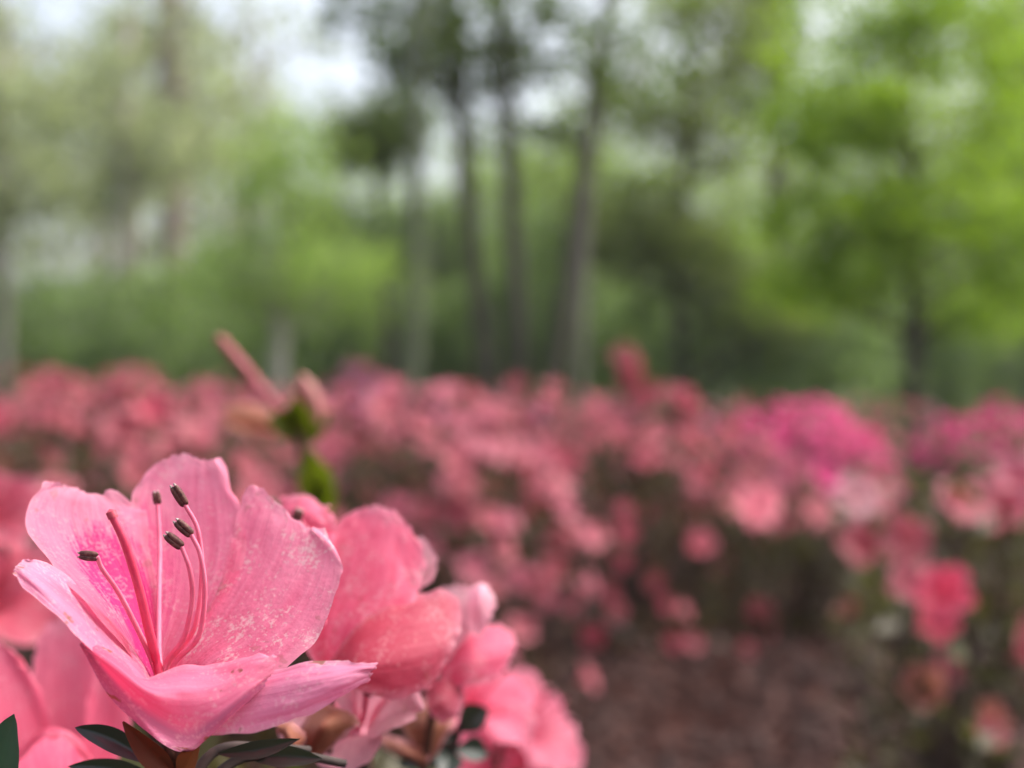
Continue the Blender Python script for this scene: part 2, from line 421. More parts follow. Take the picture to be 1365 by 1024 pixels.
def make_tree(name, label, d, trunk, r0, r1, crowns, bark, leaf, leaf_size, seed, group=None, cat='tree', stems=None, level=.2):
    """trunk: pixel path at depth d, foot first (foot goes down to the ground); crowns: (px, py, depth, rx, ry, rz, clumps, per, clump radius)"""
    r = np.random.default_rng(seed)
    foot = P(trunk[0][0], trunk[0][1], d); foot[2] = 0
    root = thing(name, label, cat, foot, group)
    mb = MB(); tops = []
    for tr in [trunk] + (stems or []):
        pts = [P(a, b, d) for a, b in tr]
        pts = [np.array([pts[0][0], d, -.05])] + [p + np.array([0, r.normal(0, .04), 0]) for p in pts]
        rr = np.linspace(r0, r1, len(pts)); rr[0] *= 1.35
        tube(mb, pts, rr, 10, m=26); tops.append(np.array(pts))
    cm = MB()
    for (px, py, cd, rx, ry, rz, ncl, per, cr) in crowns:
        c = P(px, py, cd)
        cs, pts = clumped(r, c, (rx, ry, rz), ncl, int(per*(.9 if leaf_size < .17 else .5)), cr*1.35)
        pts = pts[pts[:, 2] > .15]
        leaves(cm, pts, leaf_size, r, level)
        pick = cs if len(cs) <= 9 else cs[r.permutation(len(cs))[:9]]
        for e in pick:                                  # limbs reach from the trunk into the clumps
            best = None
            for T in tops:
                W = crw(len(T), 24) @ T
                k = np.argmin(np.abs(W[:, 2] - (e[2] - .45*np.hypot(*(W[:, :2]-e[:2]).T))))
                dd = np.linalg.norm(W[k]-e)
                if best is None or dd < best[0]: best = (dd, W[k], k/23)
            s = best[1]; mid = (s+e)/2 + np.array([0, 0, .10*best[0]]) + r.normal(0, .04*best[0], 3)
            lr = max(.006, (r0 + (r1-r0)*best[2])*.28)
            tube(mb, [s, mid, e], [lr, lr*.6, lr*.2], 5, m=7, cap=False)
    mb.build('trunk', bark, root)
    if cm.n: cm.build('crown', leaf, root)
    return root

# --- nearer trees one can tell apart
make_tree('young_tree', 'young feathery bright green tree with thin dark trunk behind the magenta bushes at the right', 9.0,
    [(1222, 580), (1221, 430), (1219, 290), (1212, 120), (1208, 0), (1204, -120)], .085, .02,
    [(1115, 165, 8.8, .66, .8, .38, 62, 60, .11), (1270, 300, 8.9, .85, .9, .36, 60, 60, .11), (1110, 300, 9.0, .72, .9, .28, 48, 60, .11),
     (1340, 400, 9.1, .62, .8, .28, 36, 60, .10), (1105, 385, 9.1, .62, .8, .18, 28, 60, .10), (1260, 50, 9.0, .75, .8, .45, 52, 60, .11),
     (1340, 180, 9.2, .5, .7, .5, 38, 60, .13),
     (1230, -80, 9.0, .8, .8, .5, 40, 60, .13), (1120, 40, 9.2, .6, .7, .4, 26, 50, .11)],
    B_dark, L_bright, .085, 11, level=.5)
make_tree('young_tree', 'small pale green tree on a thin light grey trunk, left of the reddish stalk', 12.0,
    [(372, 560), (372, 420), (374, 320), (378, 230)], .12, .04,
    [(380, 265, 12, .62, .7, .65, 34, 50, .18), (385, 365, 12, .85, .8, .45, 40, 50, .18), (300, 385, 12, .5, .6, .3, 14, 50, .18), (395, 185, 12, .4, .5, .4, 12, 45, .18), (470, 370, 12.2, .45, .6, .4, 14, 50, .18)],
    B_pale, L_fresh, .10, 12)
make_tree('forked_tree', 'tall dark tree with three trunks spreading from one foot, middle of the wood', 14.0,
    [(690, 530), (690, 440), (684, 300), (674, 120), (668, 0), (664, -160), (660, -330)], .145, .07,
    [(560, 70, 14, .9, 1.2, .75, 24, 40, .14), (640, 10, 14, .8, 1.2, .5, 16, 40, .14), (850, 90, 13.7, .8, 1.2, .5, 20, 40, .14), (660, -160, 14, 2.4, 2, 1.0, 70, 40, .2), (740, 50, 14.3, .8, 1, .6, 26, 40, .13), (640, 100, 14.2, .7, 1, .5, 18, 40, .13), (700, 185, 14.6, .6, .8, .22, 9, 40, .12), (470, 20, 14.6, .5, .8, .35, 7, 40, .12), (530, 40, 14.4, .6, 1, .8, 14, 40, .14)],
    B_dark, L_dark, .19, 13,
    stems=[[(655, 530), (648, 470), (630, 340), (616, 200), (608, 60), (596, -60), (585, -230)], [(738, 530), (744, 480), (762, 340), (780, 200), (800, 60), (822, -60), (850, -220)]])
make_tree('grey_tree', 'slim straight pale grey trunk standing just right of the three dark trunks', 14.8,
    [(772, 590), (774, 460), (778, 340), (788, 200), (803, 60), (812, -120)], .085, .05,
    [(850, -60, 15, 1.2, .9, .6, 34, 45, .18), (770, -110, 15, 1.2, 1, .5, 34, 45, .18)], B_grey, L_mid, .10, 14)
make_tree('broad_tree', 'green leafy tree between the three dark trunks and the bright young tree', 17.0,
    [(905, 560), (905, 420), (912, 250), (920, 80), (925, -60)], .16, .06,
    [(880, 150, 17, 1.0, 1.3, .6, 48, 50, .2), (830, 300, 17, .9, 1.2, .8, 60, 50, .2), (930, 350, 17, 1.1, 1.2, .6, 60, 50, .2), (970, 200, 17.2, .6, 1, .4, 16, 50, .2), (990, 60, 17.5, .9, 1.2, .5, 34, 50, .2), (930, 20, 17, .9, 1.2, .5, 26, 50, .2), (1010, 420, 16.5, .8, 1, .5, 40, 50, .2)],
    B_dark, leaf_mat('leaf_brown_green', (.075, .10, .028), (.155, .185, .055), .5), .18, 15)
make_tree('evergreen_tree', 'tree with a dark green clump of foliage just left of the three trunks', 16.0,
    [(520, 560), (516, 420), (505, 260), (500, 120)], .11, .05,
    [(492, 195, 15.8, .72, .8, .42, 60, 55, .15), (540, 150, 16, .5, .7, .3, 20, 50, .16), (440, 300, 16.2, .5, .7, .3, 14, 50, .16)], B_dark, L_dark, .13, 16)
make_tree('smooth_tree', 'broad pale greenish grey trunk between the small pale tree and the three dark trunks', 13.0,
    [(545, 560), (548, 470), (552, 380), (554, 280), (556, 120), (556, -60)], .19, .05,
    [(560, 330, 15.2, .7, .4, .5, 40, 50, .17), (560, -60, 15, 1, 1, .6, 30, 50, .17), (600, 330, 15.6, .6, .8, .6, 26, 50, .17), (520, 330, 13.4, .5, .7, .4, 16, 50, .17)], bark_mat('bark_mossy', (.07, .085, .05), (.12, .135, .085)), L_shade, .12, 17)
make_tree('pine_tree', 'tall pine with thick pinkish grey trunk at the left of the wood', 26.0,
    [(232, 540), (232, 380), (230, 220), (226, 80), (222, -60), (218, -240)], .34, .2,
    [(230, 60, 26, 1.6, 1.8, 1.3, 50, 45, .28), (280, 170, 26, 1.2, 1.5, 1.0, 34, 45, .28), (220, -130, 26, 3, 3, 1.5, 60, 45, .3)], bark_mat('bark_pine', (.14, .105, .085), (.25, .195, .165), 4.), L_olive, .2, 18)
make_tree('thin_tree', 'thin pale trunk with sparse olive leaves left of the tall pine', 18.0,
    [(160, 550), (160, 420), (164, 300), (168, 160), (170, 20)], .14, .07,
    [(135, 140, 18, 1.1, 1.2, .8, 48, 45, .22), (130, 250, 18, .8, 1, .5, 26, 45, .22), (190, 200, 18, .7, 1, .5, 22, 45, .22)], B_pale, L_olive, .15, 19)
make_tree('thin_tree', 'thin pale trunk at the extreme left edge of the photo', 15.0,
    [(4, 550), (4, 420), (0, 300), (-6, 150)], .10, .06,
    [(10, 130, 15, .7, 1, .6, 34, 45, .2), (-40, 250, 15, .9, 1, .8, 40, 45, .2), (60, 250, 15, .45, 1, .4, 14, 45, .2)], B_grey, L_olive, .13, 20)
make_tree('dark_tree', 'dark conifer at the top right corner behind the bright young tree', 20.0,
    [(1385, 560), (1385, 300), (1385, 60), (1385, -200)], .2, .08,
    [(1370, 60, 20, 1.0, 1.4, 1.3, 90, 50, .22), (1385, -150, 20, 1.4, 1.4, 1.4, 70, 50, .24), (1400, 240, 20, 1.0, 1.3, 1.2, 70, 50, .22)], B_dark, L_dark, .15, 21)
make_tree('tall_tree', 'tall tree with dark upper leaves, just left of the top of the bright young tree', 22.0,
    [(1030, 550), (1030, 300), (1034, 60), (1036, -200)], .2, .1,
    [(1020, 30, 22, .8, 1.2, 1.0, 44, 50, .24), (1000, 130, 22, .9, 1.2, .7, 40, 50, .24), (1075, -100, 22, 2, 2, 1.2, 60, 50, .26), (940, -60, 22, 1.8, 1.6, .8, 50, 50, .26)], B_dark, L_dark, .20, 22)

# --- understorey and far wood (kinds nothing tells apart share a label)
def auto_tree(name, seed, h, cw, bark, leaf, ls, trunk_r, ncl, per, cr, low=.25):
    r = np.random.default_rng(seed)
    mb = MB(); cm = MB()
    pts = np.array([[0, 0, -.1], [r.normal(0, .1), r.normal(0, .1), h*.35], [r.normal(0, .2), r.normal(0, .2), h*.7], [r.normal(0, .3), 0, h*.97]])
    tube(mb, pts, [trunk_r*1.3, trunk_r*.85, trunk_r*.5, trunk_r*.15], 8, m=16)
    W = crw(4, 24) @ pts
    cs = ell(r, ncl, (0, 0, h*(low + (1-low)/2)), (cw, cw, h*(1-low)/2), .1)
    q = np.concatenate([e + r.normal(size=(per, 3))*cr*r.uniform(.6, 1.3) for e in cs])
    q = q[q[:, 2] > .1]
    leaves(cm, q, ls, r, .2)
    for e in cs[:14]:
        k = np.argmin(np.abs(W[:, 2] - e[2] + .4*np.hypot(e[0], e[1])))
        tube(mb, [W[k], (W[k]+e)/2 + np.array([0, 0, .2]), e], [trunk_r*.3, trunk_r*.2, .01], 5, m=6, cap=False)
    root = bpy.data.objects.new(name, None); root.empty_display_size = .1
    return root, mb.mesh('trunk', bark), cm.mesh('crown', leaf)

def plant_many(name, label, cat, group, protos, spots, parts=('trunk', 'crown')):
    for i, (x, y, s, rot) in enumerate(spots):
        pr = protos[i % len(protos)]
        o = pr[0].copy(); COL.objects.link(o); o.location = (x, y, 0); o.rotation_euler = (0, 0, rot); o.scale = (s, s, s)
        o.name = name; tag(o, label, cat, group)
        for nm, me in zip(parts, pr[1:]):
            c = bpy.data.objects.new(nm, me); COL.objects.link(c); c.parent = o

r = np.random.default_rng(77)
olive = [auto_tree('far_tree', 30+i, 10+2*i, 2.5, B_pale, L_olive, .30, .24, (36, 30)[i], 34, .36, (.14, .30)[i]) for i in range(2)]
plant_many('far_tree', 'hazy pale olive tree in the left part of the far wood', 'tree', 'pale trees of the far wood at the left', olive,
    [(-19, 36, 1.55, 0), (-15.5, 33, 1.25, 2), (-13, 38, 1.5, 4), (-10, 33, 1.2, 1), (-22, 42, 1.5, 3), (-6.4, 34, .62, 5), (-17, 46, 1.7, 2.5), (-12, 47, 1.5, .6), (-8.9, 38, 1.4, 3.6), (-20, 39, 1.3, 5.2)])
green = [auto_tree('far_tree', 40+i, 8+1.5*i, 2.6, B_dark, L_mid, .22, .2, 54, 70, .5, .10) for i in range(2)]
plant_many('far_tree', 'mid green leafy tree filling the far wood behind the three trunks and to their right', 'tree', 'green trees of the far wood', green,
    [(-4.0, 34, .98, 0), (-1, 31, .86, 1), (1.6, 33, 1.0, 2), (4.2, 30, .9, 3), (7.5, 31, 1.0, 4), (10.5, 29, 1.1, 5), (13.5, 31, 1.2, 1.5), (16.5, 33, 1.25, .4), (19, 36, 1.3, 2.2), (-2.5, 42, .85, 3.3), (6, 42, 1.1, 1.1), (12, 43, 1.4, .2), (.3, 35, 1.1, 4.4), (1.2, 30, .95, 2.7), (2.6, 36, 1.2, .9)])
shr = [auto_tree('woodland_shrub', 50+i, 2.3+.4*i, 1.35, B_dark, L_shade, .15, .05, 60, 60, .24, .02) for i in range(3)]
spots = []
for i in range(22):
    y = 17 + 5*r.random(); x = (-.52 + 1.06*i/21)*y
    spots.append((x, y, r.uniform(.85, 1.25), r.uniform(0, 6)))
plant_many('woodland_shrub', 'dull green leafy shrub of the understorey below the far wood', 'shrub', 'understorey shrubs along the edge of the wood', shr, spots, ('stem', 'foliage'))

# ------------------------------------------------------------------ blossoms
def petal_rows(a, flare, L, wid, rnd, tube_l=.018):
    """control net of one lobe of a funnel flower, axis +Z, pointing at angle a"""
    prof = [(.0, .0015), (.40, .0045), (.62, .010), (.80, .020), (.93, .029), (1.0, .034)]
    hw = [.0012, .0042, .0095, .0135, .0115, .0045]
    zz = [0, tube_l*.75, tube_l*1.25, tube_l*1.25 + .009*(1-flare), tube_l*1.25 + .014*(1-flare) - .003*flare, tube_l*1.25 + .015*(1-flare) - .007*flare]
    ca, sa = math.cos(a), math.sin(a)
    rows = []
    for (v, rr), h, z in zip(prof, hw, zz):
        row = []
        for u in (-1, -.5, 0, .5, 1):
            x = rr*(1 + .0*u) - (.10*h*(u*u)) ; y = h*u*wid
            zz_ = z + .0035*(u*u)*min(1, v*1.2) + rnd.normal(0, .0011)*v
            x += rnd.normal(0, .0012)*v
            row.append(np.array([x*ca - y*sa, x*sa + y*ca, zz_])*L)
        rows.append(row)
    return rows

def frame_from(axis):
    z = np.asarray(axis, float); z /= np.linalg.norm(z)
    x = np.cross([.3, 1, .2], z); x /= np.linalg.norm(x)
    return np.stack([x, np.cross(z, x), z], 1)

def small_blossom_mesh(name, mats, seed, L=1.0, flare=.5):
    rnd = np.random.default_rng(seed); mb = MB()
    for k in range(5):
        a = k*2*math.pi/5 + rnd.normal(0, .08)
        patch(mb, petal_rows(a, flare + rnd.normal(0, .15), L, 1.1, rnd), 8, 6, .0012, seed + k, 0, True, 0)
    for k in range(5):
        a = rnd.uniform(0, 6.28); e = np.array([.008*math.cos(a), .008*math.sin(a), .045 + rnd.normal(0, .003)])*L
        tube(mb, [(0, 0, .01), e*np.array([.4, .4, .6]), e], [.0006, .0005, .0005], 4, 1)
    tube(mb, [(0, 0, -.012*L), (0, 0, .006*L)], [.0016, .0024], 5, 2)
    return mb.mesh(name, mats)

def bm(name, c, seed, tr=.4):
    k = lambda q: tuple(min(1, x*q) for x in c)
    return petal_mat(name, k(.85), c, (min(1, c[0]*1.02), c[1]*1.25, c[2]*1.2), flecks=.2, brown=.0, seed=seed, trans=tr)
BL = {
 'salmon': bm('blossom_salmon', (.47, .112, .14), 2.), 'rose': bm('blossom_rose', (.33, .055, .073), 3.),
 'coral': bm('blossom_coral', (.46, .055, .095), 4.), 'magenta': bm('blossom_magenta', (.62, .030, .20), 5.),
 'purple': bm('blossom_purple', (.38, .10, .25), 6.), 'pale': bm('blossom_pale', (.56, .27, .30), 7.),
 'hot': bm('blossom_hot_pink', (.62, .045, .105), 11.), 'bright': bm('blossom_bright_pink', (.72, .17, .23), 12.),
 'wilted': bm('blossom_wilted', (.28, .095, .055), 8.), 'pink': bm('blossom_pink', (.48, .12, .17), 9.),
}
BMESH = {k: [small_blossom_mesh('blossom', [m, M_filament, M_calyx], 100 + 7*i + j, 1.0 if k != 'wilted' else .75, (.55, .35, .7)[j] if k != 'wilted' else -.6)
             for j in range(3)] for i, (k, m) in enumerate(BL.items())}

L_az = leaf_mat('azalea_leaf', (.042, .020, .013), (.090, .066, .030), .3, .5, .3, 6.)
L_azg = leaf_mat('azalea_leaf_green', (.040, .028, .014), (.085, .090, .032), .3, .5, .3, 6.)
M_stem = bark_mat('azalea_stem', (.028, .018, .014), (.085, .055, .042), 60.)

def bush(label, px, d, rad, h, mix, nblossom, nrest, seed, group=None, nleaf=1600, leaf=None, extra=(), depth=None, low=.30, bsize=1.0, shoots=(), zmin=.25):
    """one azalea bush: stems, foliage, single blossoms, and past a hundred the rest as one part"""
    r = np.random.default_rng(seed)
    x = (px - 682.5)/K*d
    root = thing('azalea_bush', label, 'azalea bush', (x, d, 0), group)
    dep = depth or rad
    keys = list(mix); pr = np.array([mix[k] for k in keys], float); pr /= pr.sum()
    def dome(n, lo, hi, zmin):
        out = []; nr = []
        while len(out) < n:
            v = r.normal(size=3); v /= np.linalg.norm(v); 
            if v[2] < zmin: continue
            k = r.uniform(lo, hi)*(1 + .16*mnoise.noise(Vector(v*2.2) + Vector((seed, 0, 0))))
            base = h*low
            vv = v.copy(); vv[2] = math.copysign(abs(v[2])**.65, v[2])
            out.append(np.array([x, d, base]) + vv*k*np.array([rad, dep, h - base])); nr.append(v)
        return np.array(out), np.array(nr)
    sm = MB()
    tips, _ = dome(26, .75, .95, -.1)
    for e in tips:
        b = np.array([x + r.normal(0, .05), d + r.normal(0, .05), -.02])
        mid = b*.5 + e*.5 + np.array([r.normal(0, .04), r.normal(0, .04), -.03])
        tube(sm, [b, mid, e], [.007, .005, .002], 5, m=7)
        for _ in range(4):
            q = mid + (e - mid)*r.uniform(0, .8); f = q + (e - mid)*.5 + r.normal(0, .07, 3)
            f[2] = max(f[2], .05)
            tube(sm, [q, (q+f)/2 + r.normal(0, .01, 3), f], [.003, .0025, .0015], 4, m=4)
    for (sx, sy, sdd) in shoots:
        e = P(sx, sy, sdd); q = np.array([x + (e[0]-x)*.5, d, h*.75])
        tube(sm, [q, (q+e)/2 + np.array([.01, 0, .02]), e], [.004, .003, .0015], 5, m=6)
    for (ex, ey, ed, _k, _s) in extra:                      # each outlying bloom hangs on its own shoot
        e = P(ex, ey, ed); b = np.array([x + (e[0]-x)*.35, d + (e[1]-d)*.35, .04])
        tube(sm, [b, b*.45 + e*.55 + np.array([0, .02, .02]), e + np.array([0, .004, -.006])], [.005, .0035, .0018], 5, m=8)
    sm.build('stems', M_stem, root)
    fm = MB()
    pl, _ = dome(nleaf, .45, 1.0, -.45)
    pl[:, 2] = np.maximum(pl[:, 2], .04)
    leaves(fm, pl, .034*bsize, r, .2, .42, droop=.4)
    for (ex, ey, ed, _k, _s) in extra:
        leaves(fm, P(ex, ey, ed) + np.array([0, .02, -.012]) + r.normal(0, .016, (7, 3)), .036, r, .2, .42, droop=.1)
    for (sx, sy, sdd) in shoots:
        leaves(fm, P(sx, sy, sdd) + r.normal(0, .018, (14, 3)), .034, r, .2, .42, droop=.3)
    fm.build('foliage', leaf or L_az, root)
    # blossoms one can count: those on the side seen from the path
    pts, nr = dome(nblossom*2 + 20, .94, 1.06, zmin)
    face = nr[:, 1] < .25
    order = np.concatenate([np.flatnonzero(face), np.flatnonzero(~face)])[:nblossom]
    items = [(pts[i], nr[i] + np.array([0, -.25, .35]) + r.normal(0, .35, 3), keys[r.choice(len(keys), p=pr)], bsize*r.uniform(.65, 1.05)) for i in order]
    for (ex, ey, ed, key, sz) in extra:
        items.append((P(ex, ey, ed), np.array([r.normal(0, .3), -.7, .5]), key, sz))
    for p, ax, key, sz in items[:100]:
        o = bpy.data.objects.new('blossom', BMESH[key][r.integers(3)]); COL.objects.link(o)
        o.parent = root; o.location = tuple(p - np.array([x, d, 0])); o.scale = (sz,)*3
        Mx = Matrix(frame_from(ax).tolist()).to_4x4(); o.rotation_euler = (Mx @ Matrix.Rotation(r.uniform(0, 6.28), 4, 'Z')).to_euler()
    if nrest:
        mb = MB(); p2, n2 = dome(nrest, .88, 1.04, zmin)
        key = keys[int(np.argmax(pr))]
        for i in range(nrest):
            me = BMESH[keys[r.choice(len(keys), p=pr)]][r.integers(3)]
            F = frame_from(n2[i] + np.array([0, -.1, .3]) + r.normal(0, .35, 3))*bsize*r.uniform(.55, .95)
            for k in range(5):
                a = k*1.2566
                g = np.einsum('ij,abj->abi', F, np.array(petal_rows(a, r.normal(.5, .2), 1, 1.1, r)))[1:] + p2[i]
                mb.add(g, grid_faces(5, 5), np.stack(np.meshgrid(np.linspace(0, 1, 5), np.linspace(0, 1, 5), indexing='ij')[::-1], -1))
        tag(mb.build('blossoms', BL[key], root), kind='stuff')
    return root

# near bushes, each told apart
bush('dusky rose azalea bush at the far left behind the sharp blossom', 110, 1.9, .42, .675, {'rose': 5, 'salmon': 4, 'coral': 1}, 66, 20, 1)
bush('rose pink azalea bush behind the olive bud twig', 345, 2.6, .42, .66, {'rose': 5, 'salmon': 4}, 66, 20, 2)
bush('bright pink azalea bush just right of the olive bud twig', 555, 2.3, .33, .65, {'pink': 5, 'salmon': 5, 'rose': 3}, 92, 25, 3, zmin=-.1)
bush('coral azalea bush with tall flowering shoots in front of the three trunks', 805, 3.1, .44, .625, {'coral': 4, 'salmon': 4, 'rose': 4}, 88, 30, 4, zmin=-.25,
     shoots=[(838, 480, 3.0), (860, 515, 3.0), (905, 545, 3.0), (930, 560, 3.0), (690, 520, 3.0)],
     extra=[(832, 482, 3.0, 'rose', 1.1), (850, 500, 3.0, 'coral', 1.1), (842, 515, 3.0, 'coral', 1.0), (866, 530, 3.0, 'coral', 1.1), (850, 545, 3.0, 'salmon', 1.1), (905, 540, 3.0, 'coral', 1.2), (922, 555, 3.0, 'coral', 1.1), (890, 532, 3.0, 'rose', 1.0), (690, 522, 3.0, 'rose', 1.0), (820, 560, 3.0, 'salmon', 1.1), (880, 575, 3.0, 'rose', 1.1)])
bush('vivid magenta azalea bush at the right in front of the bright young tree', 1066, 4.2, .31, .58, {'magenta': 1}, 98, 110, 5, zmin=.3)
bush('low pink azalea bush in front of the vivid magenta one', 1060, 3.2, .32, .44, {'salmon': 4, 'rose': 4, 'coral': 1}, 30, 10, 6, leaf=L_azg, zmin=.45,
     extra=[(995, 688, 1.9, 'bright', 1.15), (1010, 674, 1.95, 'bright', .9), (1130, 675, 1.9, 'pale', 1.25), (1175, 660, 2.0, 'salmon', 1.2), (1080, 690, 2.0, 'salmon', 1.0), (1060, 640, 2.3, 'pink', 1.2), (1090, 645, 2.3, 'magenta', 1.1)])
bush('loose azalea bush at the right edge with a deep coral bloom and leafy stems', 1335, 1.5, .22, .56, {'salmon': 5, 'rose': 4, 'wilted': 2}, 6, 0, 7, leaf=L_azg, zmin=.35, depth=.40, nleaf=1300,
     extra=[(1256, 802, 1.05, 'hot', .85), (1208, 785, 1.12, 'salmon', .62), (1242, 840, 1.07, 'hot', .6), (1212, 730, 1.2, 'rose', .85), (1195, 765, 1.25, 'rose', .75), (1340, 668, 1.15, 'hot', .8), (1355, 650, 1.15, 'pink', .85),
            (1262, 680, 1.4, 'salmon', 1.0), (1235, 930, 1.1, 'wilted', .9), (1300, 970, 1.05, 'wilted', .8), (1315, 985, 1.0, 'rose', .4), (1345, 880, 1.2, 'rose', 1.1), (1150, 740, 1.5, 'rose', 1.1)])
bush('magenta azalea bush at the right edge behind the loose leafy bush', 1330, 4.6, .34, .565, {'magenta': 4, 'rose': 3}, 70, 60, 8)
bush('mauve azalea bush beyond the olive bud twig', 478, 6.0, .24, .745, {'purple': 3, 'rose': 1}, 60, 60, 9)
bush('lilac rose azalea bush behind the bright pink one', 600, 4.0, .42, .62, {'purple': 2, 'rose': 4, 'salmon': 3}, 80, 25, 10, zmin=0.)
bush('pale rose azalea bush left of the coral one with the tall shoots', 700, 4.6, .42, .60, {'salmon': 5, 'rose': 3, 'pink': 2}, 85, 25, 14, zmin=-.1)
bush('brownish red azalea bush at the left edge standing taller than its neighbours', 20, 3.2, .42, .70, {'rose': 5, 'wilted': 2}, 46, 10, 11)
bush('dusky azalea bush in the left row below the small pale tree', 210, 3.8, .48, .675, {'rose': 5, 'salmon': 2, 'coral': 1}, 64, 20, 12)
bush('rose azalea bush between the coral and the vivid magenta bushes', 925, 3.9, .40, .53, {'rose': 5, 'salmon': 3}, 80, 15, 13, zmin=-.1)
for i, (px, d, h) in enumerate([(40, 6, .74), (150, 6.6, .72), (290, 6.2, .68), (400, 7.2, .67), (560, 7.0, .64), (660, 6.6, .63), (770, 6.2, .62), (880, 6.5, .6), (1000, 6.4, .56), (1190, 6.3, .58)]):
    bush('dusky pink azalea bush in the farthest row at the edge of the wood', px, d, .5, h, {'rose': 5, 'salmon': 3, 'purple': 1}, 46, 14, 60+i, group='azalea bushes of the farthest row', nleaf=900)

# ------------------------------------------------------------------ the sharp blossom
def anther(mb_parent, p, dirv, L, parent, rad=.00075):
    mb = MB(); dirv = np.asarray(dirv, float); dirv /= np.linalg.norm(dirv)
    side = np.cross(dirv, [0, 1, 0]); side /= np.linalg.norm(side)
    for s in (-1, 1):                                   # two lobes side by side
        o = np.asarray(p) + side*s*rad*.62
        tube(mb, [o - dirv*L*.5, o - dirv*L*.38, o, o + dirv*L*.36, o + dirv*L*.5], [rad*.3, rad*.85, rad, rad*.8, rad*.35], 8, 0, m=14)
        e = o + dirv*L*.47
        tube(mb, [e, e + dirv*L*.10], [rad*.5, rad*.3], 6, 1)
    return mb

main = thing('azalea_blossom', 'large sharp pink azalea blossom with dark tipped stamens, in front of all other flowers', 'flower', P(240, 1008, .200))
def petal(root, rows, mat, seed, nv=56, nu=44, ruffle=.0007, edge=3.5, label=None):
    mb = MB(); patch(mb, rows, nv, nu, ruffle*1.3, seed, edge, freq=4.2)
    o = mb.build('petal', mat, root)
    if label: o['label'] = label
    return o
# A: left back
petal(main, [[(222,985,.199),(230,985,.200),(236,985,.201),(240,985,.202)],
 [(180,885,.197),(192,886,.203),(203,886,.206),(216,885,.207)],
 [(118,805,.195),(148,800,.207),(178,800,.212),(212,800,.214)],
 [(62,742,.203),(100,738,.213),(146,735,.217),(200,732,.221)],
 [(35,692,.211),(80,690,.219),(130,690,.223),(196,690,.227)],
 [(47,655,.218),(88,658,.223),(126,668,.226),(186,680,.229)],
 [(72,641,.222),(97,650,.226),(122,658,.228),(150,654,.230)]], M_blotch, 1, label='pink petal with magenta blotch')
# B: top back
petal(main, [[(224,985,.201),(232,985,.202),(240,985,.202),(248,985,.201)],
 [(192,884,.207),(208,886,.209),(224,887,.209),(244,886,.207)],
 [(188,800,.216),(222,800,.217),(258,800,.217),(300,805,.213)],
 [(178,720,.226),(222,720,.227),(272,722,.226),(326,735,.220)],
 [(175,665,.232),(220,662,.234),(270,660,.233),(326,692,.227)],
 [(192,634,.235),(228,628,.237),(270,628,.236),(314,655,.231)],
 [(218,614,.237),(246,604,.239),(266,613,.238),(294,610,.235)]], M_top, 2)
# C: right back, flecked
petal(main, [[(226,985,.201),(234,985,.200),(242,985,.199),(250,985,.198)],
 [(222,890,.207),(242,892,.205),(264,895,.201),(292,905,.197)],
 [(278,806,.214),(300,820,.210),(326,850,.204),(372,897,.196)],
 [(310,730,.223),(342,752,.217),(378,790,.210),(426,848,.202)],
 [(320,676,.228),(360,705,.222),(405,738,.216),(452,785,.208)],
 [(328,655,.230),(366,684,.225),(408,708,.220),(455,748,.212)],
 [(342,647,.231),(368,668,.227),(398,696,.223),(434,705,.217)]], M_fleck, 3, label='pink petal speckled with white flecks')
# E: left front, seen edge on
petal(main, [[(238,985,.196),(234,975,.198),(230,965,.199),(226,960,.200)],
 [(200,932,.188),(197,915,.192),(193,900,.196),(188,884,.200)],
 [(132,880,.184),(136,862,.189),(142,848,.195),(150,836,.201)],
 [(80,826,.184),(86,810,.187),(95,798,.194),(110,792,.201)],
 [(34,785,.187),(40,770,.188),(50,762,.192),(66,756,.198)],
 [(19,768,.188),(20,758,.189),(24,752,.190),(32,747,.193)]], M_sheen, 4, ruffle=.0008, edge=1.2, label='pink petal with painted lilac sheen seen from its edge')
# F: front, rolled back over its ridge
petal(main, [[(106,860,.185),(107,857,.184),(109,854,.185),(112,851,.187)],
 [(148,932,.189),(146,905,.184),(152,886,.183),(162,876,.189)],
 [(205,986,.192),(190,950,.185),(198,922,.182),(192,903,.189)],
 [(250,1002,.194),(246,985,.186),(240,930,.184),(246,887,.191)],
 [(276,988,.188),(282,965,.183),(288,925,.185),(298,886,.192)],
 [(312,946,.186),(326,928,.184),(336,902,.186),(342,870,.190)],
 [(346,918,.188),(358,905,.187),(367,890,.187),(368,872,.189)]], M_fold, 5, ruffle=.0010, label='pink front petal folding forward with lilac underside')
# D: right front
petal(main, [[(250,992,.194),(256,972,.195),(262,950,.197),(270,925,.199)],
 [(266,984,.188),(275,955,.190),(284,925,.193),(300,898,.197)],
 [(330,977,.184),(334,948,.185),(340,918,.188),(352,892,.194)],
 [(402,957,.183),(404,932,.183),(408,905,.185),(414,880,.190)],
 [(452,931,.185),(458,912,.184),(464,896,.185),(470,882,.188)],
 [(488,907,.187),(495,898,.187),(500,890,.187),(504,883,.188)]], M_sheen, 6, ruffle=.0009, label='pink petal with painted lilac sheen reaching to the right')

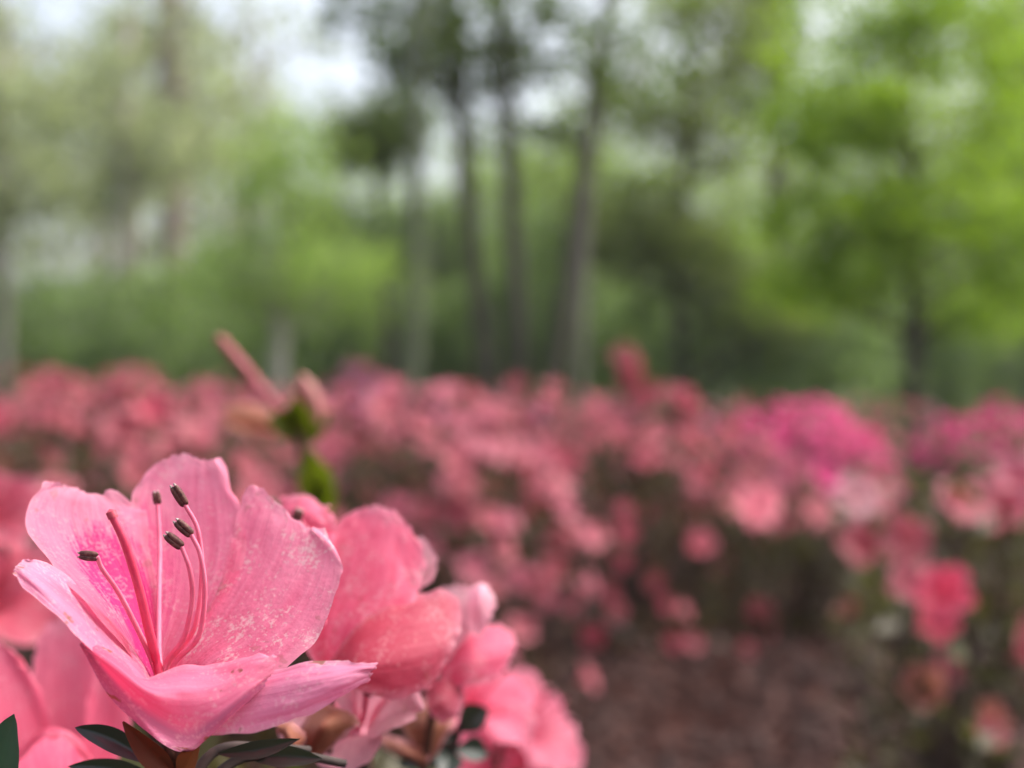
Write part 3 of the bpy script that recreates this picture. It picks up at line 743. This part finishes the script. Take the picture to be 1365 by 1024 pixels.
def stamen(root, path, r0, r1, mat, name='stamen', seg=26):
    mb = MB(); tube(mb, [P(*p) for p in path], np.linspace(r0, r1, len(path)), 10, m=seg)
    return mb.build(name, mat, root)
pis = stamen(main, [(226,960,.200),(210,888,.203),(198,838,.200),(184,780,.197),(166,722,.195),(149,686,.194)], .00088, .00078, M_pistil, 'pistil')
mb = MB(); e = P(149, 686, .194); tube(mb, [e + np.array([.0003, 0, -.0006]), e + np.array([-.0002, 0, .0005])], [.00090, .00088], 10); mb.build('stigma', M_stigma, pis)
for path, ap, ad, aL, ar in [
    ([(226,960,.200),(206,890,.203),(184,840,.201),(158,790,.198),(136,758,.196),(126,745,.1955)], (118,741,.195), (-1, 0, .10), .0034, .00058),
    ([(228,960,.201),(213,885,.206),(212,800,.213),(213,730,.219),(211,672,.222)], (209,664,.222), (-.15, 0, 1), .0026, .00055),
    ([(230,960,.201),(224,888,.205),(258,840,.203),(269,770,.202),(264,708,.201),(250,674,.200)], (239,661,.200), (-.5, -.2, .9), .0043, .00060),
    ([(230,960,.201),(230,890,.204),(264,850,.201),(273,790,.199),(267,740,.198),(254,714,.197)], (245,704,.197), (-.75, -.2, .75), .0038, .00060),
    ([(230,960,.201),(220,890,.204),(245,850,.201),(256,800,.199),(253,760,.197),(241,732,.196)], (232,721,.196), (-.85, -.2, .75), .0037, .00060)]:
    path = path[:-1] + [None]; dv = np.array(ad)/np.linalg.norm(ad); q = P(*ap) - dv*aL*.46
    path[-1] = ((q[0]/q[1])*K + 682.5, 512 - (q[2]-CAM_H)/q[1]*K, q[1])
    st = stamen(main, path, .00055, .00040, M_filament)
    anther(None, P(*ap), ad, aL, main, ar).build('anther', [M_anther, M_anthertip], st)
mb = MB(); 
for k in range(5):                                      # calyx: five small sepals round the foot
    a = k*1.2566 + .4; b = P(240, 1012, .200)
    o = np.array([math.cos(a), math.sin(a), 0])
    tube(mb, [b + o*.0008, b + o*.0026 + np.array([0, 0, .002]), b + o*.0034 + np.array([0, 0, .005])], [.0008, .0010, .0003], 6, m=8)
tube(mb, [P(238, 1100, .203), P(240, 1040, .201), P(240, 1010, .200), P(240, 985, .200)], [.0008, .0009, .0020, .0016], 10, m=14)
mb.build('calyx', M_calyx, main)

# ------------------------------------------------------------------ blossoms close behind it
b2 = thing('azalea_blossom', 'coral pink azalea blossom directly behind and right of the sharp one', 'flower', P(440, 915, .245))
petal(b2, [[(430,900,.245),(440,905,.245),(450,905,.245),(460,905,.245)],
 [(400,845,.252),(440,840,.25),(475,845,.247),(500,870,.243)],
 [(425,770,.262),(465,775,.258),(510,785,.254),(545,815,.250)],
 [(440,715,.268),(478,715,.267),(520,728,.263),(562,775,.257)],
 [(455,690,.271),(485,690,.271),(525,697,.268),(566,742,.262)],
 [(474,679,.273),(495,674,.273),(522,680,.271),(548,702,.267)]], M_coral, 11, ruffle=.0009)
petal(b2, [[(450,900,.247),(460,895,.249),(470,890,.25)],[(510,830,.258),(528,818,.262),(530,800,.266)],[(556,790,.262),(566,768,.267),(552,735,.270)],[(578,775,.264),(582,745,.268),(562,712,.272)]], M_pale, 12, ruffle=.0005)
petal(b2, [[(430,895,.244),(434,900,.242),(438,905,.240),(442,912,.240)],
 [(480,830,.248),(478,860,.240),(475,890,.234),(472,918,.234)],
 [(540,796,.254),(538,835,.244),(530,880,.236),(520,930,.236)],
 [(592,790,.258),(592,828,.250),(580,870,.242),(560,922,.240)],
 [(612,800,.260),(616,830,.254),(606,862,.248),(592,892,.245)]], M_coral_shaded, 13, ruffle=.0008, label='coral petal with shade painted into its colour')
petal(b2, [[(385,860,.252),(410,860,.252),(440,860,.252)],[(365,740,.266),(400,735,.264),(445,745,.262)],[(358,695,.272),(400,690,.266),(446,710,.262)],[(364,678,.275),(402,672,.270),(442,690,.266)],[(380,664,.277),(408,660,.276),(436,680,.272)]], M_coral, 14, ruffle=.0012)
for q, s in (((366, 672, .262), (-.6, 0, .5)), ((397, 687, .258), (.3, 0, .9))):
    st = stamen(b2, [(440,900,.246),(425,800,.255),(q[0]+14,q[1]+30,q[2]+.002),(q[0]+2,q[1]+4,q[2])], .0006, .0005, M_filament)
    anther(None, P(*q), s, .0030, b2, .0008).build('anther', [M_anther, M_anthertip], st)
mb = MB(); tube(mb, [P(436, 1060, .25), P(438, 960, .247), P(436, 905, .245)], [.001, .0012, .002], 8, m=10); mb.build('calyx', M_calyx, b2)

b3 = thing('azalea_blossom', 'pink azalea blossom with a bright curled petal tip, third from the sharp one', 'flower', P(590, 905, .29))
petal(b3, [[(575,890,.29),(585,885,.29),(595,885,.29)],[(575,840,.297),(598,840,.293),(620,850,.29)],[(580,800,.303),(608,805,.298),(640,825,.292)],[(590,783,.306),(622,783,.302),(652,812,.296)]], M_pale, 21, ruffle=.0007)
petal(b3, [[(622,838,.292),(632,845,.288),(640,850,.287)],[(622,806,.290),(636,806,.283),(652,828,.288)],[(628,784,.294),(644,780,.287),(660,806,.291)],[(636,782,.299),(648,781,.297),(657,795,.297)]], petal_mat('petal_white_pink', (.85, .35, .45), (.90, .55, .63), (.92, .66, .72), seed=2.2), 22, ruffle=.0004, label='pale pink curled petal tip')
petal(b3, [[(575,905,.29),(580,912,.288),(585,918,.288)],[(610,850,.296),(625,880,.288),(620,915,.286)],[(650,832,.304),(664,866,.295),(655,905,.291)],[(680,838,.308),(688,862,.302),(676,892,.297)]], M_coral, 23, ruffle=.0008)
petal(b3, [[(575,905,.288),(572,915,.286),(568,922,.286)],[(600,905,.287),(590,935,.282),(570,945,.282)],[(622,925,.288),(610,955,.284),(590,965,.284)]], M_coral_shaded, 24, ruffle=.0006)
mb = MB(); tube(mb, [P(560, 1050, .30), P(575, 960, .292), P(585, 900, .29)], [.001, .0012, .002], 8, m=10); mb.build('calyx', M_calyx, b3)

def near_blossom(label, at, axis, L, mat, seed, flare=.4, spin=0., nst=5, group=None, stalk=True):
    """a whole azalea flower with its own petals, stamens and calyx"""
    rnd = np.random.default_rng(seed); o = P(*at); F = frame_from(axis)
    root = thing('azalea_blossom', label, 'flower', o, group)
    for k in range(5):
        mb = MB(); rows = np.array(petal_rows(k*1.2566 + spin, flare + rnd.normal(0, .12), L, 1.15, rnd))
        patch(mb, np.einsum('ij,abj->abi', F, rows) + o, 22, 18, .0016, seed + k, 0, True)
        mb.build('petal', mat, root)
    for k in range(nst):
        a = rnd.uniform(0, 6.28); e = np.array([.010*math.cos(a), .010*math.sin(a), .044 + rnd.normal(0, .003)])*L
        pts = np.array([(0, 0, .008), e*np.array([.45, .45, .55]), e]) @ F.T + o
        mb = MB(); tube(mb, pts, [.0006, .0005, .0005], 6, m=10); st = mb.build('stamen', M_filament, root)
        anther(None, pts[-1], pts[-1] - pts[-2], .0028, root).build('anther', [M_anther, M_anthertip], st)
    mb = MB(); tube(mb, np.array([(0, 0, -.014), (0, 0, -.004), (0, 0, .004)])@F.T*L + o, [.0011, .0020, .0024], 8, m=8); mb.build('calyx', M_calyx, root)
    return root
near_blossom('bright pink azalea blossom low at the right end of the foreground cluster', (668, 1000, .46), (.75, -.3, .65), .78, petal_mat('petal_bright_pink', (.62, .09, .165), (.66, .15, .24), (.68, .22, .32), seed=3.1, flecks=.2), 31, .55)
near_blossom('small coral pink blossom between the curled tip bloom and the low bright pink one', (600, 985, .37), (.35, -.3, .8), .72, M_coral, 37, .4, .9)
near_blossom('pink azalea blossom hanging at the very bottom right of the foreground cluster', (655, 1060, .47), (.2, -.5, .6), .8, M_coral, 32, .5, .5)
b5 = thing('azalea_blossom', 'rose pink blurred azalea blossom below the left petals of the sharp one', 'flower', P(80, 1080, .28))
M_rose = petal_mat('petal_rose', (.64, .055, .13), (.76, .13, .235), (.80, .25, .36), seed=4.1, flecks=.15, margin=.3)
petal(b5, [[(62,1080,.28),(82,1082,.282),(100,1082,.282),(116,1080,.28)],[(46,960,.29),(80,940,.294),(115,938,.294),(150,965,.287)],[(44,880,.300),(80,862,.302),(116,860,.301),(150,890,.293)],[(62,834,.305),(84,820,.306),(108,822,.305),(130,846,.30)]], M_rose, 91, ruffle=.001)
petal(b5, [[(30,1080,.275),(50,1080,.277),(66,1080,.279),(80,1080,.28)],[(-22,975,.274),(10,950,.28),(44,952,.284),(74,985,.284)],[(-45,900,.277),(-10,876,.283),(24,878,.286),(50,912,.285)],[(-36,868,.281),(-12,858,.284),(8,862,.285),(24,880,.285)]], M_rose, 92, ruffle=.001)
petal(b5, [[(96,1082,.279),(110,1078,.278),(124,1070,.277),(136,1062,.276)],[(108,1000,.283),(126,968,.281),(148,962,.279),(168,985,.277)],[(118,930,.287),(136,908,.285),(156,908,.283),(174,940,.281)],[(130,894,.289),(144,882,.288),(156,884,.287),(166,904,.285)]], M_rose, 93, ruffle=.001)
petal(b5, [[(50,1084,.277),(75,1084,.275),(95,1084,.275),(115,1084,.277)],[(14,1040,.268),(60,1005,.262),(100,1008,.261),(140,1045,.268)],[(10,1020,.262),(58,972,.257),(98,980,.256),(134,1028,.263)],[(16,1022,.258),(58,985,.254),(94,992,.254),(124,1034,.259)]], M_rose, 94, ruffle=.001)
mb = MB(); tube(mb, [P(72, 1112, .322), P(78, 1096, .29), P(80, 1078, .28)], [.0012, .0014, .0022], 8, m=8); mb.build('calyx', M_calyx, b5)
near_blossom('pink azalea blossom cut by the left edge above the deep pink one', (-30, 830, .45), (.5, -.5, .6), .9, M_coral_shaded, 34, .5)
near_blossom('coral azalea blossom cut by the left edge behind the sharp one', (-15, 715, .65), (.3, -.6, .6), .9, M_coral_shaded, 35, .5)
near_blossom('small pink blossom half hidden under the tip of the right petal', (485, 1000, .265), (-.1, -.5, .7), .50, M_pale, 36, .2)

# withered blooms in the cluster
wb = thing('withered_blossom', 'withered brown orange blossom under the coral one', 'flower', P(430, 1010, .235))
for i, rows in enumerate(([[(400,1010,.235),(412,1012,.234),(425,1012,.235)],[(400,975,.238),(430,970,.230),(455,985,.236)],[(420,948,.240),(455,950,.236),(478,968,.238)],[(440,940,.243),(465,948,.241),(482,962,.241)]],
    [[(390,1005,.232),(395,1012,.232),(400,1016,.232)],[(372,975,.235),(385,985,.230),(402,1000,.231)],[(370,955,.238),(392,965,.235),(415,985,.236)]])):
    petal(wb, rows, M_wilt, 41+i, 20, 16, .001)
wb2 = thing('withered_blossom', 'blurred withered orange blossom between the coral bloom and the bright pink one', 'flower', P(570, 1010, .30))
for i, rows in enumerate(([[(560,1010,.30),(570,1012,.30),(580,1010,.30)],[(535,970,.305),(568,968,.296),(600,975,.302)],[(535,940,.31),(575,932,.305),(612,950,.308)]],
    [[(550,1015,.295),(560,1020,.295),(570,1018,.295)],[(515,1000,.30),(540,1005,.292),(575,1005,.296)],[(505,975,.305),(535,985,.30),(560,995,.30)]])):
    petal(wb2, rows, M_wilt, 45+i, 18, 14, .0012)

# ------------------------------------------------------------------ leaves and twigs under the blossoms
def leaf_rows(base, tip, wid, bend=(0, 0, 0), fold=.25):
    b, t = np.array(P(*base)), np.array(P(*tip)); ax = t - b; L = np.linalg.norm(ax)
    s = np.cross(ax, [0, -1, .35]); s /= np.linalg.norm(s); n = np.cross(s, ax); n /= np.linalg.norm(n)
    rows = []
    for v, h in ((0, .08), (.2, .62), (.45, 1.), (.7, .82), (.9, .38), (1., .03)):
        c = b + ax*v + np.array(bend)*math.sin(v*math.pi)
        rows.append([c + s*h*wid*u + n*fold*h*wid*abs(u) for u in (-1, -.5, 0, .5, 1)])
    return rows
def leaf(root, base, tip, wid, mat, seed, bend=(0, 0, 0), fold=.25, name='leaf', label=None):
    mb = MB(); patch(mb, leaf_rows(base, tip, wid, bend, fold), 26, 14, .0004, seed, 0, True)
    o = mb.build(name, mat, root)
    if label: o['label'] = label
    return o
tw = thing('azalea_twig', 'dark leafy twig carrying the sharp blossom', 'twig', P(240, 1040, .201))
mb = MB()
tube(mb, [P(300, 1500, .24), P(260, 1200, .215), P(244, 1060, .203), P(240, 1020, .2005)], [.0022, .002, .0016, .0013], 10, m=18)
tube(mb, [P(246, 1050, .203), P(290, 1000, .207), P(350, 996, .212), P(412, 1000, .22)], [.0012, .0010, .0009, .0008], 8, m=18)
tube(mb, [P(260, 1060, .205), P(320, 1012, .21), P(400, 1008, .215), P(460, 1018, .22)], [.0012, .001, .0009, .0008], 8, m=18)
mb.build('stem', M_twig, tw)
leaf(tw, (205,1020,.203), (100,970,.206), .0021, M_darkleaf, 51, (0, 0, .0012), .5)
leaf(tw, (232,1030,.199), (164,962,.193), .0022, M_redleaf, 52, (.0005, 0, -.001), .6, label='reddish brown leaf')
leaf(tw, (240,1040,.198), (268,985,.192), .0020, M_redleaf, 53, (0, 0, 0), .6, label='reddish brown leaf')
leaf(tw, (215,1040,.21), (90,1022,.215), .0017, M_darkleaf, 54, (0, 0, .001), .5)
leaf(tw, (290,1005,.205), (400,985,.205), .0016, M_darkleaf, 55, (0, 0, -.0006), .4)
leaf(tw, (330,1010,.212), (430,1012,.21), .0020, M_darkleaf, 56, (0, 0, .0004), .4)
tw2 = thing('azalea_leaf', 'dull dark green leaf in the bottom left corner', 'leaf', P(-10, 1060, .20))
leaf(tw2, (-10,1075,.202), (18,952,.198), .0040, leaf_mat('leaf_bluish', (.035, .085, .055), (.06, .12, .08), .15, .4, .5, 60.), 57, (0, 0, 0), .35)
mb = MB(); tube(mb, [P(20, 1300, .23), P(0, 1130, .206), P(-10, 1070, .202)], [.0012, .001, .0008], 8, m=10); mb.build('stalk', M_twig, tw2)
tw3 = thing('azalea_twig', 'small twig of blurred bluish green leaves among the withered blooms', 'twig', P(600, 1040, .31))
mb = MB(); tube(mb, [P(560, 1300, .34), P(590, 1100, .32), P(605, 1000, .312), P(615, 960, .31)], [.002, .0016, .0012, .0008], 8, m=16); mb.build('stem', M_twig, tw3)
for i, (b, t_, w_) in enumerate([((612,975,.31), (650,945,.31), .004), ((608,990,.312), (560,960,.315), .0035), ((604,1005,.312), (590,1040,.30), .004), ((606,1000,.312), (650,1005,.32), .0035), ((604,1000,.31), (530,1020,.31), .004)]):
    leaf(tw3, b, t_, w_, M_darkleaf, 61+i, (0, 0, .001), .4)

# bud twig rising behind the sharp blossom
bt = thing('bud_twig', 'olive leaf bud twig with one long reddish stalk, rising behind the sharp blossom', 'twig', P(420, 720, .567))
mb = MB(); tube(mb, [P(470, 1400, .621), P(440, 1000, .594), P(425, 750, .574), P(412, 640, .567), P(402, 585, .567), P(392, 562, .567)], [.004, .0038, .0033, .0033, .0038, .0027], 8, m=26); mb.build('stem', plain_mat('bud_stem', (.07, .03, .018), .7, (.14, .07, .03), 200.), bt)
mb = MB(); tube(mb, [P(390, 566, .567), P(366, 540, .560), P(330, 496, .554), P(292, 450, .547)], [.0016, .0022, .0028, .0022], 10, m=20)
mb.build('stalk', plain_mat('red_stalk', (.36, .065, .085), .6, (.46, .13, .16), 150.), bt)
for i, (b, t_, w_, bend) in enumerate([((400,588,.567), (358,556,.554), .0084, (0,0,.004)), ((404,590,.567), (392,528,.556), .0078, (0,0,0)), ((404,598,.567), (440,548,.567), .006, (0,0,.002)), ((418,680,.560), (414,598,.547), .0084, (.002,0,0)), ((424,700,.564), (436,620,.554), .0065, (.001,0,0)), ((402,585,.567), (366,580,.580), .004, (0,0,.003))]):
    leaf(bt, b, t_, w_, M_oliveleaf, 71+i, bend, .4)
mb = MB(); tube(mb, [P(424, 566, .567), P(420, 545, .567), P(410, 520, .564), P(402, 500, .562)], [.0026, .0044, .0045, .0014], 10, m=16); mb.build('bud', plain_mat('bud_pink', (.38, .125, .12), .6, (.46, .20, .18), 200.), bt)
wp = petal(bt, [[(388,572,.567),(385,578,.564),(382,584,.567)],[(350,542,.574),(346,560,.560),(350,578,.567)],[(312,538,.580),(305,555,.567),(318,572,.574)],[(300,545,.580),(296,556,.578),(305,566,.580)]], petal_mat('petal_orange', (.40, .15, .085), (.46, .20, .12), (.48, .23, .15), seed=6.6), 81, 16, 12, .001, label='withered orange petal')

# the rest of the shrub that carries the foreground flowers, mostly below the picture
def near_shrub():
    r = np.random.default_rng(5)
    root = thing('azalea_shrub', 'shaded azalea shrub under the foreground blossoms, at the bottom left', 'azalea bush', (-.08, .38, 0))
    sm = MB(); fm = MB()
    base = np.array([-.08, .38, -.02])
    ends = [P(300, 1500, .24), P(20, 1300, .23), P(560, 1300, .34), P(470, 1400, .621), P(438, 1060, .25), P(560, 1050, .30), P(664, 1018, .465), P(72, 1112, .322), P(653, 1075, .475), P(488, 1010, .262), P(598, 1005, .372), P(-40, 850, .455), P(-25, 735, .655)]
    for e in ends:
        mid = base*.45 + e*.55 + np.array([r.normal(0, .02), r.normal(0, .02), -.03])
        tube(sm, [base + r.normal(0, .01, 3)*np.array([1, 1, 0]), mid, e], [.006, .004, .0012], 7, m=14)
    c = ell(r, 900, (-.10, .42, .40), (.22, .20, .20))
    # keep foliage under the sight line of the photograph's lower edge, as the cluster hides it
    keep = (CAM_H - c[:, 2])/c[:, 1]*K + 512 > 1040
    leaves(fm, c[keep], .034, r, .2, .42, droop=.4)
    sm.build('stems', M_stem, root); fm.build('foliage', L_azg, root)
near_shrub()

# fallen twig on the mulch
mb = MB(); tube(mb, [P(760, 832, 3.15), P(800, 850, 3.05), P(850, 880, 2.88)], [.008, .010, .007], 7, m=12)
for v in mb.v: v[:, 2] = v[:, 2] - v[:, 2].min() + .02
tag(mb.build('fallen_twig', B_grey), 'pale dead twig lying on the dark mulch', 'twig')

# ------------------------------------------------------------------ thin haze, added to lift the dark wood and soften contrast
def haze():
    m, t, out = new_mat('haze')
    v = t.nodes.new('ShaderNodeVolumePrincipled'); v.inputs['Color'].default_value = (.93, .95, .92, 1); v.inputs['Density'].default_value = HAZE
    v.inputs['Anisotropy'].default_value = .2
    t.links.new(v.outputs[0], out.inputs['Volume'])
    x, y0, y1, z0, z1 = 132, -62, 132, -1.05, 19.5
    mb = MB()
    mb.add([(-x,y0,z0),(x,y0,z0),(x,y1,z0),(-x,y1,z0),(-x,y0,z1),(x,y0,z1),(x,y1,z1),(-x,y1,z1)], [(0,3,2,1),(4,5,6,7),(0,1,5,4),(1,2,6,5),(2,3,7,6),(3,0,4,7)])
    tag(mb.build('haze', m, smooth=False), kind='stuff')
haze()
